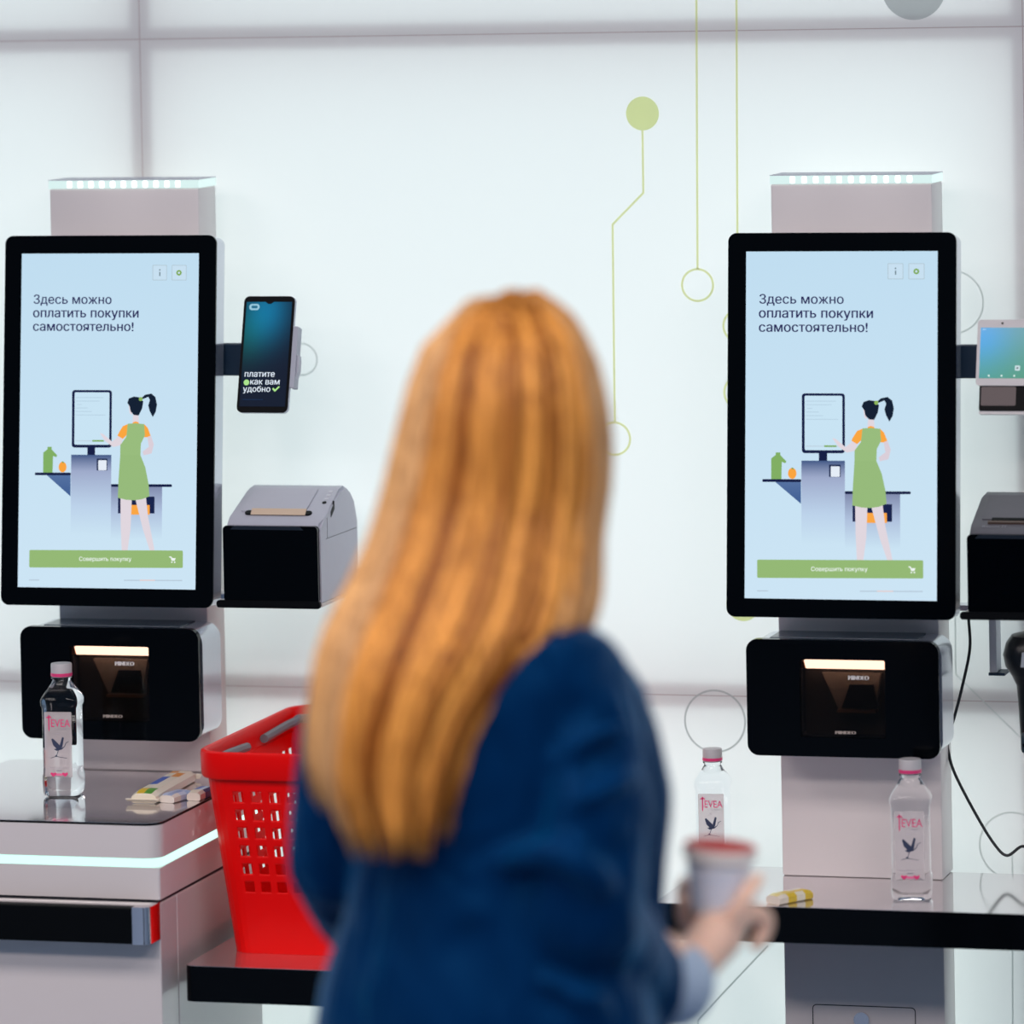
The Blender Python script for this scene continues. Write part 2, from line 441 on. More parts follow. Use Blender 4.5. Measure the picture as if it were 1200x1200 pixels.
def kiosk(ox, zbot, label):
    T = empty('self_checkout_kiosk', (ox, .0385, zbot)); tag(T, label, 'checkout kiosk', 'self checkout kiosks'); O = (ox, .0385, zbot)
    hw = .1136
    c = MB().box((ox-hw, 0, zbot), (ox+hw, .077, 1.6245), .003).build('column', PAINT, T, O, True)
    cap = MB().box((ox-hw-.0005, -.001, 1.6245), (ox+hw+.0005, .0775, 1.6362)).build('light_cap', LEDT, T, O)
    MB().box((ox-hw-.001, -.0015, 1.6362), (ox+hw+.001, .078, 1.637)).build('cap_lid', GREY, cap, O)
    for i in range(11):
        x = ox-.082+i*.0165
        MB().prism(rrect(x-.0036, 1.6255, x+.0036, 1.6352, .002, 3), Frame((0, -.001, 0)).f(0), Frame((0, -.001, 0)).f(.0006)).build('led', LEDW, cap, O)
    # monitor
    fr = Frame((ox-.0034, -.1001, 1.0598), (1, 0, 0), (0, math.sin(LEAN), math.cos(LEAN)), (0, -math.cos(LEAN), math.sin(LEAN)))
    b = .0257
    m = MB().prism(rrect(-SW/2-b+.003, -b+.002, SW/2+b-.001, SH+b-.002, .012), fr.f(-.004), fr.f(-.040)).build('monitor', PAINTS, T, O, True)
    MB().prism(rrect(-SW/2-b, -b, SW/2+b, SH+b, .012), fr.f(-.004), fr.f(.0)).build('bezel', BLACK, m, O, True)
    screen_art(fr, m, O)
    MB().box((ox-.05, -.040, 1.20), (ox+.05, 0, 1.30), .004).build('monitor_mount', BLACKM, T, O)
    # scanner unit
    sx = ox-.004; x0, x1, z0, z1 = sx-.135, sx+.135, .8415, 1.0025
    yf = Frame((0, 0, 0)).f
    h = MB().holed(rrect(x0+.002, z0+.001, x1+.001, z1-.001, .022), [rrect(sx-.064, .866, sx+.060, .978, .002, 2)], yf(.079), yf(-.0)).build('scanner_housing', PAINTS, T, O, True)
    MB().holed(rrect(x0, z0, x1-.001, z1, .016), [rrect(sx-.060, .868, sx+.059, .9755, .002, 2)], yf(.0915), yf(.079)).build('scanner_front', BLACK, h, O, True)
    MB().box((x0+.03, -.074, z1-.0012), (x1-.035, -.004, z1+.0006), .0004).build('top_panel', mat('slate_plastic', (52, 66, 80), .2), h, O)
    # recess
    DB = mat('scanner_inside', (112, 102, 94), .5); DD = mat('scanner_dark', (22, 20, 20), .35)
    MB().box((sx-.060, -.055, .868), (sx+.059, -.002, .9755)).build('scan_chamber', mat('scanner_back', (44, 40, 37), .5), h, O)
    lb = MB().prism([(sx-.055, .9735), (sx+.058, .9735), (sx+.058, .9625), (sx-.052, .9625)], yf(.0855), yf(.074)).build('light_bar', emis('warm_light_bar', (255, 216, 196), 6.5), h, O)
    MB().prism([(sx-.059, .9725), (sx-.055, .972), (sx-.053, .9635), (sx-.059, .9615)], yf(.085), yf(.072)).build('bar_end', mat('copper_reflector', (190, 120, 80), .3, metal=.6), h, O)
    MB().prism([(sx-.034, .954), (sx+.048, .954), (sx+.044, .93), (sx+.042, .905), (sx-.012, .905)], yf(.066), yf(.0551)).build('scan_wedge', DB, h, O)
    MB().prism([(sx+.006, .939), (sx+.038, .939), (sx+.044, .907), (sx-.006, .907)], yf(.072), yf(.0662)).build('scan_head', DD, h, O)
    MB().box((sx-.012, -.0745, .9005), (sx+.042, -.0552, .9045)).build('scan_lip', mat('copper_lip', (120, 88, 66), .35, metal=.5), h, O)
    gl = MB().box((sx-.060, -.0900, .868), (sx+.059, -.0886, .9755)).build('scan_window', mat('tinted_glass', (150, 140, 132), .02, trans=1., ior=1.2), h, O)
    t = MB(); put_text(t, 'MINDEO', sx+.0085, .9485, .028, yf(.0909), s2l((235, 232, 230)), .22, 1.1)
    t.build('lettering', PRINT, h, O)
    t = MB(); put_text(t, 'MINDEO', sx-.011, .8735, .028, yf(.0909), s2l((190, 176, 166)), .22, .8)
    t.build('lettering', PRINT, h, O)
    # printer tray
    tx0, tx1 = ox+.163, ox+.3185
    tr = MB().box((tx0, -.098, 1.0375), (tx1, .105, 1.0425), .001).build('printer_tray', mat('tray_plate', (206, 196, 190), .35), T, O)
    MB().prism(rrect(tx0, 1.0355, tx1-.002, 1.046, .004, 4), yf(.1045), yf(.098)).build('tray_lip', BLACKM, tr, O)
    MB().box((tx1-.09, .100, 1.0425), (tx1+.004, .105, 1.068), .001).build('tray_back', tr.data.materials[0], tr, O)
    MB().box((ox+hw, .03, 1.03), (tx0+.04, .06, 1.0375)).build('tray_bracket', PAINTS, tr, O)
    # payment arm
    MB().box((ox+.09, -.012, 1.356), (ox+.2, .004, 1.402), .002).build('terminal_arm', NAVY, T, O)
    return T


k1 = kiosk(0, .783, 'self-checkout kiosk with a tilted touchscreen standing on the glowing-edged grey cabinet')
k2 = kiosk(1.0652, .6589, 'self-checkout kiosk on the black counter, beside the hanging handheld scanner')
# lower base of the kiosk under the black counter
O = k2.location
bs = MB().box((1.0652-.1136, 0, 0), (1.0652+.1136, .077, .6099), .003).build('base', PAINT, k2, O, True)
MB().box((1.0652-.108, -.012, .598), (1.0652+.098, .0, .6095), .002).build('counter_bracket', PAINT, bs, O)
yf0 = Frame((0, 0, 0)).f
MB().holed(rrect(.991, .30, 1.1374, .480, .006, 4), [rrect(.9922, .3012, 1.1362, .4788, .005, 4)], yf0(.0006), yf0(-.0005)).build('door_seam', SEAM, bs, O)
lk = MB().prism(circ(1.061, .4605, .011, 20), yf0(.004), yf0(0)).build('lock', CHROME, bs, O, True)

# ================================================================ left cabinet with the weighing plate
CX0, CX1, CY0, CY1 = -.225, .184, -.4285, .080
T = empty('scale_cabinet', (-.02, -.18, 0)); tag(T, 'grey checkout cabinet with dark steel weighing top and a mint glowing strip', 'cabinet'); O = (-.02, -.18, 0)
zf = Frame((0, 0, 0), (1, 0, 0), (0, 1, 0), (0, 0, 1)).f
MB().prism(rrect(CX0, CY0, CX1, CY1, .024, 6), zf(.735), zf(.7795)).build('upper_body', PAINTG, T, O, True)
MB().prism(rrect(CX0+.0012, CY0+.0012, CX1-.0012, CY1-.0012, .0228, 6), zf(.7824), zf(.7828)).build('weighing_plate', PLATE, T, O, True)
MB().prism(rrect(CX0+.0004, CY0+.0004, CX1-.0004, CY1-.0004, .0236, 6), zf(.7796), zf(.7823)).build('plate_edge', BLACKM, T, O, True)
MB().prism(rrect(CX0+.003, CY0+.003, CX1-.002, CY1-.003, .022, 6), zf(.7225), zf(.7349)).build('light_strip', LEDS, T, O, True)
MB().prism(rrect(CX0+.001, CY0+.002, CX1, .0, .004, 3), zf(.679), zf(.7224)).build('middle_body', PAINTG, T, O, True)
MB().box((CX0+.004, CY0+.006, .6745), (CX1-.002, -.004, .679)).build('seam', SEAM, T, O)
MB().box((CX0, CY0+.0005, .03), (CX1, -.36, .6745), .002).build('front_panel', PAINTG, T, O)
MB().box((CX0, -.3585, .03), (CX1, 0, .6745), .002).build('lower_body', PAINTG, T, O)
MB().box((CX0+.02, -.40, 0), (CX1-.02, -.02, .03)).build('plinth', BLACKM, T, O)
hd = MB().box((CX0+.01, -.474, .6265), (.163, -.458, .6765), .002).build('handle', BLACKM, T, O)
pl = [(.160, -.4745)] + [(.170+.014*math.sin(a), -.4605-.014*math.cos(a)) for a in [math.radians(i*15) for i in range(7)]] + [(.184, -.4285), (.178, -.4285), (.176, -.455), (.160, -.460)]
MB().prism(pl, zf(.6262), zf(.6768)).build('handle_end', CHROME, hd, O, True)
for x in (-.09, .155): MB().box((x-.012, -.458, .64), (x+.012, CY0+.0006, .662), .003).build('handle_post', CHROME, hd, O)

# ================================================================ shelf + counter
T = MB().prism(rrect(.207, -.4015, .78, .105, .012, 4), zf(.5365), zf(.585)).build('bagging_shelf', mat('black_laminate', (2, 4, 7), .16, spec=.15), None, (.5, -.15, .5365), True)
tag(T, 'black bagging shelf with rounded edge carrying the red basket', 'shelf')
sg = MB().prism(rrect(.2078, -.4008, .7792, .1042, .0115, 4), zf(.585), zf(.5855)).build('top_sheet', PLATE, T, (.5, -.15, .5365), True)
for x in (.46, .70): MB().box((x, -.05, 0), (x+.04, -.0, .5365), .003).build('leg', PAINT, T, (.5, -.15, .5365))
T = MB().prism(rrect(.825, -.2300, 1.62, .0655, .004, 3), zf(.6100), zf(.6584)).build('counter', MATS['black_laminate'], None, (1.2, -.08, .61), True)
tag(T, 'long black-edged counter with mirror-like top under the right kiosk', 'counter')
MB().prism(rrect(.8255, -.2295, 1.6195, .065, .004, 3), zf(.6584), zf(.6588)).build('top_sheet', PLATE, T, (1.2, -.08, .61), True)
MB().box((1.5, -.04, 0), (1.55, .01, .61), .003).build('leg', PAINT, T, (1.2, -.08, .61))

# ================================================================ receipt printers
def printer(ox, dark, label):
    T = empty('receipt_printer', (ox+.245, 0, 1.0426)); O = (ox+.245, 0, 1.0426); tag(T, label, 'printer', 'receipt printers')
    bm = GREYD if dark else GREY
    x0, x1 = ox+.1745, ox+.3155
    prof = [(-.092, 1.0428), (-.092, 1.148), (-.086, 1.1545), (-.072, 1.1605), (.008, 1.193), (.030, 1.1955), (.052, 1.188), (.072, 1.172), (.082, 1.150), (.083, 1.0428)]
    b = MB().prism(prof, lambda p: Vector((x0, p[0], p[1])), lambda p: Vector((x1, p[0], p[1])))
    es = [e for e in b.bm.edges if abs(e.verts[0].co.x-e.verts[1].co.x) < 1e-6 and e.verts[0].co.z+e.verts[1].co.z > 2.2]
    bmesh.ops.bevel(b.bm, geom=es, offset=.004, segments=2, affect='EDGES')
    bd = b.build('body', bm, T, O, True)
    yf = Frame((0, 0, 0)).f
    fc = MB().prism(rrect(x0-.001, 1.0428, x1-.002, 1.1515, .006, 4), yf(.101), yf(.0905)).build('front_cover', BLACK, T, O, True)
    MB().prism([(x0+.016, 1.1515), (x1-.028, 1.1515), (x1-.022, 1.1462), (x0+.010, 1.1462)], yf(.1018), yf(.1009)).build('nameplate', mat('nameplate_dark', (30, 38, 48), .2), fc, O)
    # slope frame of the lid
    a = math.atan2(.0325, .080); lf = Frame((0, -.072, 1.1605), (1, 0, 0), (0, math.cos(a), math.sin(a)), (0, -math.sin(a), math.cos(a)))
    lid = MB().prism(rrect(x0+.012, .016, x1-.033, .084, .003, 3), lf.f(.0004), lf.f(.0016)).build('lid', bm, T, O, True)
    if not dark:
        MB().prism(rrect(x0+.020, .006, x1-.022, .017, .005, 5), lf.f(.0), lf.f(.0022)).build('paper_slot', BLACKM, T, O, True)
        MB().rings([[Vector((x0+.030, 0, 0))+lf.f(d)((0, z)) - Vector((0, 0, 0)) for z, d in ((.004, .002), (.014, .006), (.016, .006), (.006, .0015))],
                    [Vector((x1-.030, 0, 0))+lf.f(d)((0, z)) for z, d in ((.004, .002), (.014, .006), (.016, .006), (.006, .0015))]]).build('receipt_paper', mat('receipt_cream', (214, 190, 166), .7), T, O)
    else:
        MB().prism(rrect(x0+.026, .012, x1-.020, .019, .001, 2), lf.f(.0), lf.f(.0022)).build('paper_slot', BLACKM, T, O)
        MB().prism(rrect(x0+.022, .004, x1-.016, .009, .001, 2), lf.f(.0), lf.f(.0030)).build('cutter_bar', mat('bronze_bar', (96, 78, 70), .35, metal=.5), T, O)
        t = MB(); put_text(t, 'Resont IT', x0+.016, -.0065, .034, lf.f(.0008), s2l((150, 150, 158)), .0)
        t.build('lettering', bpy.data.materials['print_vcol'], T, O)
    for i in range(4):
        MB().prism(circ(x1-.013, .045+i*.011, .0032, 10), lf.f(0), lf.f(.0009)).build('button', mat('button_pale', (206, 206, 214), .4) if i else BLACKM, T, O)
    xf = Frame((x1, 0, 0), (0, 1, 0), (0, 0, 1), (1, 0, 0))
    MB().prism(rrect(-.068, 1.1300, .078, 1.1306, .0002, 1), xf.f(.0003), xf.f(-.0004)).build('side_seam', SEAM, T, O)
    MB().prism([(-.061, 1.1305), (-.0604, 1.1305), (-.0604, 1.160), (-.061, 1.160)], xf.f(.0003), xf.f(-.0004)).build('side_seam', SEAM, T, O)
    MB().prism([(-.043, 1.158), (-.026, 1.168), (-.026, 1.180), (-.030, 1.1805), (-.031, 1.174), (-.038, 1.170), (-.043, 1.166)], xf.f(.0006), xf.f(-.0008)).build('latch_slot', BLACKM, T, O)
    return T


printer(0, False, 'grey receipt printer with black front and cream paper sticking out of its slot')
printer(1.0652, True, 'dark grey receipt printer with closed slot at the right edge')

# ================================================================ phone with holder, tablet terminal
La = math.radians(14.5)
pf = Frame((.1868, -.068, 1.3085), (1, 0, 0), (.012, math.sin(La), math.cos(La)), (0, -math.cos(La), math.sin(La)))
T = empty('smartphone', (.224, -.05, 1.3085)); O = T.location.copy(); tag(T, 'payment smartphone with dark teal screen clipped upright beside the left monitor', 'phone')
MB().prism(rrect(0, 0, .0755, .168, .008), pf.f(-.0075), pf.f(-.0012)).build('phone_case', mat('phone_silver', (176, 180, 194), .3, metal=.4), T, O, True)
MB().prism(rrect(-.0004, .0003, .0752, .1677, .008), pf.f(-.0012), pf.f(0)).build('phone_front', mat('phone_black', (5, 7, 12), .3, spec=.04), T, O, True)
ps = MB(); nx, nz = 8, 18
def pcol(u, v):
    a = math.exp(-(((u-.45)/.45)**2+((v-.92)/.28)**2)); b = math.exp(-((u-.05)/.4)**2-((v-.72)/.25)**2)
    return (.002+.0*a, .008+.15*a+.07*b, .025+.30*a+.05*b)
for i in range(nx):
    for j in range(nz):
        q = [(i/nx, j/nz), ((i+1)/nx, j/nz), ((i+1)/nx, (j+1)/nz), (i/nx, (j+1)/nz)]
        f = ps.face([pf.f(.0003)((.0035+u*.068, .009+v*.1505)) for u, v in q])
        for l, (u, v) in zip(f.loops, q): l[ps.cl] = (*pcol(u, v), 1)
d = pf.f(.0008); WT = s2l((226, 238, 250)); GN = s2l((170, 226, 140))
put_text(ps, 'платите', .0085, .0515, .0445, d, WT, .03)
put_text(ps, 'как вам', .0175, .0405, .0435, d, WT, .03)
put_text(ps, 'удобно', .0075, .0300, .0405, d, WT, .03)
ps.paint([ps.face([d(p) for p in circ(.0118, .0433, .0042, 16)])], GN)
ps.paint([ps.face([d(p) for p in ((.0505, .034), (.0525, .036), (.0550, .0335), (.0605, .0385), (.0620, .0368), (.0550, .0300))])], GN)
ps.paint([ps.face([d(p) for p in rrect(.008, .1475, .0235, .1565, .0042, 4)])], s2l((150, 200, 220)))
ps.paint([ps.face([pf.f(.0010)(p) for p in rrect(.0115, .1500, .0205, .1540, .0015, 4)])], s2l((40, 110, 140)))
ps.paint([ps.face([pf.f(.0008)(p) for p in ((.031, .1600), (.0455, .1600), (.0405, .1565), (.036, .1565))])], (.001, .001, .002))
ps.paint([ps.face([d(p) for p in ((.008, .0185), (.038, .0185), (.038, .0192), (.008, .0192))])], s2l((20, 50, 90)))
ps.build('phone_screen', vcol_mat('phone_glow', 1.0, .3, False, .03), T, O)
T = empty('phone_holder', (.235, -.02, 1.34)); O = T.location.copy(); tag(T, 'grey spring clip gripping the right side of the payment smartphone', 'phone holder')
MB().prism(rrect(.0765, .036, .0835, .124, .0015, 3), pf.f(-.016), pf.f(.002)).build('jaw', mat('clip_grey', (176, 178, 190), .5), T, O, True)
MB().prism([(.0835, .050), (.0865, .062), (.0865, .075), (.0855, .083), (.0835, .083)], pf.f(-.015), pf.f(-.002)).build('jaw_grip', GREY, T, O)
MB().prism(rrect(.0, .05, .080, .10, .004, 3), pf.f(-.024), pf.f(-.0085)).build('back_plate', NAVY, T, O)
MB().box((.188, -.03, 1.36), (.235, .0, 1.40), .003).build('ball_mount', NAVY, T, O)

Tb = math.radians(12)
tf = Frame((1.2475, -.066, 1.3512), (1, 0, 0), (.016, math.sin(Tb), math.cos(Tb)), (0, -math.cos(Tb), math.sin(Tb)))
T = empty('payment_terminal', (1.33, -.05, 1.315)); O = T.location.copy(); tag(T, 'silver tablet payment terminal with blue-green screen and card reader below', 'payment terminal')
MB().prism(rrect(0, 0, .17, .0905, .005), tf.f(-.009), tf.f(0)).build('tablet_case', mat('tablet_silver', (214, 208, 208), .35), T, O, True)
ts = MB(); nx, nz = 10, 6
for i in range(nx):
    for j in range(nz):
        q = [(i/nx, j/nz), ((i+1)/nx, j/nz), ((i+1)/nx, (j+1)/nz), (i/nx, (j+1)/nz)]
        f = ts.face([tf.f(.0003)((.0045+u*.158, .010+v*.0695)) for u, v in q])
        for l, (u, v) in zip(f.loops, q):
            a = math.exp(-((u-.02)/.25)**2-((v-.75)/.5)**2)
            cc = s2l((84+20*v-20*a, 158+4*v-10*u+4*a, 150+34*v+50*a-50*u)); l[ts.cl] = (*cc, 1)
for i in range(9): ts.paint([ts.face([tf.f(.0006)(p) for p in circ(.018+i*.0175, .0135, .0014, 10)])], s2l((214, 236, 232)))
for i in range(5): ts.paint([ts.face([tf.f(.0006)(p) for p in rrect(.0535+i*.02, .0205, .0605+i*.02, .0275, .001, 2)])], s2l((200, 222, 226))); ts.paint([ts.face([tf.f(.0009)(p) for p in circ(.057+i*.02, .024, .0016, 10)])], s2l((110, 120, 130)))
ts.paint([ts.face([tf.f(.0006)(p) for p in ((.007, .0765), (.0115, .0765), (.0115, .0772), (.007, .0772))])], s2l((200, 230, 250)))
ts.build('tablet_screen', bpy.data.materials['screen_glow'], T, O)
MB().prism(circ(.034, .0855, .0016, 12), tf.f(0), tf.f(.0006)).build('camera_lens', BLACK, T, O)
MB().prism(rrect(.005, -.034, .165, .001, .002), tf.f(-.014), tf.f(-.004)).build('card_reader', BLACKM, T, O)
MB().prism(rrect(.0075, -.027, .0555, -.001, .002), tf.f(-.004), tf.f(-.0035)).build('reader_face', mat('reader_brown', (98, 84, 84), .4), T, O)
MB().prism(rrect(.005, -.0385, .165, -.0335, .002), tf.f(-.016), tf.f(-.006)).build('reader_foot', mat('tablet_silver', (0, 0, 0)), T, O)
MB().box((1.27, -.05, 1.37), (1.32, -.0, 1.40), .002).build('rear_mount', NAVY, T, O)

# ================================================================ handheld scanner, bracket and cable
T = empty('handheld_scanner', (1.30, .0, .84)); O = T.location.copy(); tag(T, 'black handheld barcode scanner with a black cable hanging at the right edge', 'barcode scanner')
gy = -.01
g = MB()
def G(px, py, dy=0): return at(px, py, Y=gy+dy)
hp = [(1192, 744), (1192, 752), (1195, 772), (1199, 792), (1201, 806)]
g.rings([[G(1198, 742, .0)+Vector((rx*math.cos(a)*.6, ry*math.sin(a)*.6, 0)) for a in [2*math.pi*k/16 for k in range(16)]] if z is None else
         [Vector((cx+rx*math.cos(a), gy+ry*math.sin(a), z)) for a in [2*math.pi*k/16 for k in range(16)]]
         for cx, z, rx, ry in ((1.306, 1.007, .012, .02), (1.305, 1.004, .023, .034), (1.304, .993, .030, .042), (1.304, .978, .034, .045), (1.306, .962, .033, .042), (1.308, .948, .026, .033), (1.309, .935, .021, .026), (1.309, .90, .0185, .022), (1.310, .872, .0185, .022), (1.311, .85, .0175, .020), (1.312, .838, .0150, .018))])
g.build('scanner_body', mat('scanner_black', (10, 14, 18), .3, spec=.35), T, O, True)
MB().box((1.2955, gy-.024, .842), (1.327, gy+.02, .872), .006).build('grip_end', mat('teal_black', (22, 40, 50), .4), T, O, True)
MB().prism(circ(1.302, .855, .003, 14), Frame((0, gy, 0)).f(.026), Frame((0, gy, 0)).f(.023)).build('screw', BLACKM, T, O)
MB().prism([(1.302, .965), (1.312, .965), (1.312, .985), (1.304, .985)], Frame((0, gy, 0)).f(.0465), Frame((0, gy, 0)).f(.042)).build('badge', mat('badge_grey', (150, 156, 164), .4), T, O)
MB().tube([(1.313, gy, .842), (1.314, gy, .81), (1.316, gy, .78), (1.318, gy, .76)], [.013, .011, .008, .005], 10).build('strain_relief', BLACKM, T, O, True)
def spline(P, n=8):
    out = []
    for i in range(len(P)-1):
        p0, p1, p2, p3 = P[max(i-1, 0)], P[i], P[i+1], P[min(i+2, len(P)-1)]
        for k in range(n):
            t = k/n; out.append(.5*((2*p1)+(p2-p0)*t+(2*p0-5*p1+4*p2-p3)*t*t+(3*p1-p0-3*p2+p3)*t**3))
    return out+[P[-1]]
cp = [at(x, y, Y=.055) for x, y in ((1135, 700), (1135, 724), (1136.5, 760), (1128, 803), (1119, 838), (1111, 866), (1112, 884), (1120, 909), (1144, 955), (1165, 989), (1180, 1002.5), (1197, 992))]
cp += [Vector((1.30, .045, .70)), Vector((1.318, .01, .735)), Vector((1.318, gy, .762))]
cp[0].z = 1.036
MB().tube(spline(cp), .0021, 8).build('cable', mat('cable_black', (14, 20, 28), .5), T, O, True)
T = MB()
a = at(1161, 787, Y=.10); b = at(1168.5, 720, Y=.10)
T.box((a.x, .09, a.z), (b.x, .127, 1.032), .001)
T = T.build('scanner_bracket', mat('bracket_grey', (190, 192, 200), .4), None, ((a.x+b.x)/2, .1, a.z)); tag(T, 'thin pale wall bracket hanging behind the handheld scanner', 'bracket')
MB().box((a.x-.001, .088, a.z-.004), (a.x+.022, .127, a.z), .0005).build('bracket_foot', NAVY, T, ((a.x+b.x)/2, .1, a.z))

# ================================================================ shopping basket
def basket():
    T = empty('shopping_basket', (.355, -.105, .5856)); O = T.location.copy(); tag(T, 'red plastic shopping basket with square holes and folded grey handles', 'basket')
    RED = mat('red_plastic', (236, 2, 1), .35, spec=.2, noise=.03, nscale=5)
    bx = (.243, .470, -.303, .078); tx = (.214, .499, -.332, .104); zb0, zt = .586, .835
    def peri(t):
        x0, x1, y0, y1 = [b+(a-b)*t for a, b in zip(tx, bx)]; r = .028+.008*t
        pts = []; hole = []
        sides = (((x0+r, y0), (x1-r, y0), 8), ((x1, y0+r), (x1, y1-r), 12), ((x1-r, y1), (x0+r, y1), 8), ((x0, y1-r), (x0, y0+r), 12))
        cs = ((x1-r, y0+r, -90), (x1-r, y1-r, 0), (x0+r, y1-r, 90), (x0+r, y0+r, 180))
        for (a, b, n), (cx, cy, a0) in zip(sides, cs):
            L = math.hypot(b[0]-a[0], b[1]-a[1]); hw_ = .0138/.0250; m = .10/n
            for k in range(n):
                for q, h in ((k+.5-hw_/2, 1), (k+.5+hw_/2, 0)):
                    s_ = q/n; pts.append((a[0]+(b[0]-a[0])*s_, a[1]+(b[1]-a[1])*s_)); hole.append(h)
            for k in range(7):
                an = math.radians(a0+90*k/6); pts.append((cx+r*math.cos(an), cy+r*math.sin(an))); hole.append(0)
        return pts, hole
    zl = [zb0, .60, .62]
    rows = [.8057-.0252*i for i in range(7)]
    lv = [(zb0, 0), (.640, 0)]
    for i, zc in enumerate(reversed(rows)): lv += [(zc-.0072, 1 if i else 2), (zc+.0072, 0)]
    lv += [(zt, 0)]
    m = MB(); V = []
    for z, _ in lv:
        p, hole = peri((z-zb0)/(zt-zb0)); V.append([m.bm.verts.new((x, y, z)) for x, y in p])
    n = len(hole)
    for i in range(len(lv)-1):
        for j in range(n):
            if hole[j] and lv[i][1] == 1: continue
            m.bm.faces.new((V[i][j], V[i][(j+1) % n], V[i+1][(j+1) % n], V[i+1][j]))
    m.bm.faces.new(list(reversed(V[0])))
    o = m.build('basket_body', RED, T, O)
    sd = o.modifiers.new('thick', 'SOLIDIFY'); sd.thickness = .0032; sd.offset = 0
    bv = o.modifiers.new('bev', 'BEVEL'); bv.width = .006; bv.segments = 2; bv.limit_method = 'ANGLE'; bv.angle_limit = 1.2
    # rim: hollow band with a rolled lip
    def rr3(off, z, rad):
        return [Vector((x, y, z)) for x, y in rrect(tx[0]-off, tx[2]-off, tx[1]+off, tx[3]+off, rad, 6)]
    prof = [(0., .833), (.0085, .8305), (.0105, .834), (.0115, .862), (.0105, .8665), (.007, .8685), (.003, .8675), (.0005, .864), (.0, .84)]
    m = MB(); R = [rr3(a_, z_, .038+a_) for a_, z_ in prof]; R.append(R[0])
    m.rings(R, cap=False); m.build('rim', RED, T, O, True)
    # folded handles along the inside of the rim
    HG = mat('handle_grey', (112, 114, 122), .4)
    for s_ in (0, 1):
        yy = tx[2]+.03 if s_ == 0 else tx[3]-.03
        sgn = 1 if s_ == 0 else -1
        pts = [Vector((tx[0]+.006, yy+sgn*.15, .846)), Vector((tx[0]+.012, yy+sgn*.03, .852)), Vector((tx[0]+.035, yy, .853)), Vector((tx[1]-.035, yy, .853)), Vector((tx[1]-.012, yy+sgn*.03, .852)), Vector((tx[1]-.006, yy+sgn*.15, .846))]
        MB().tube(spline(pts, 6), .0065, 8).build('handle', HG, T, O, True)
    return T


basket()

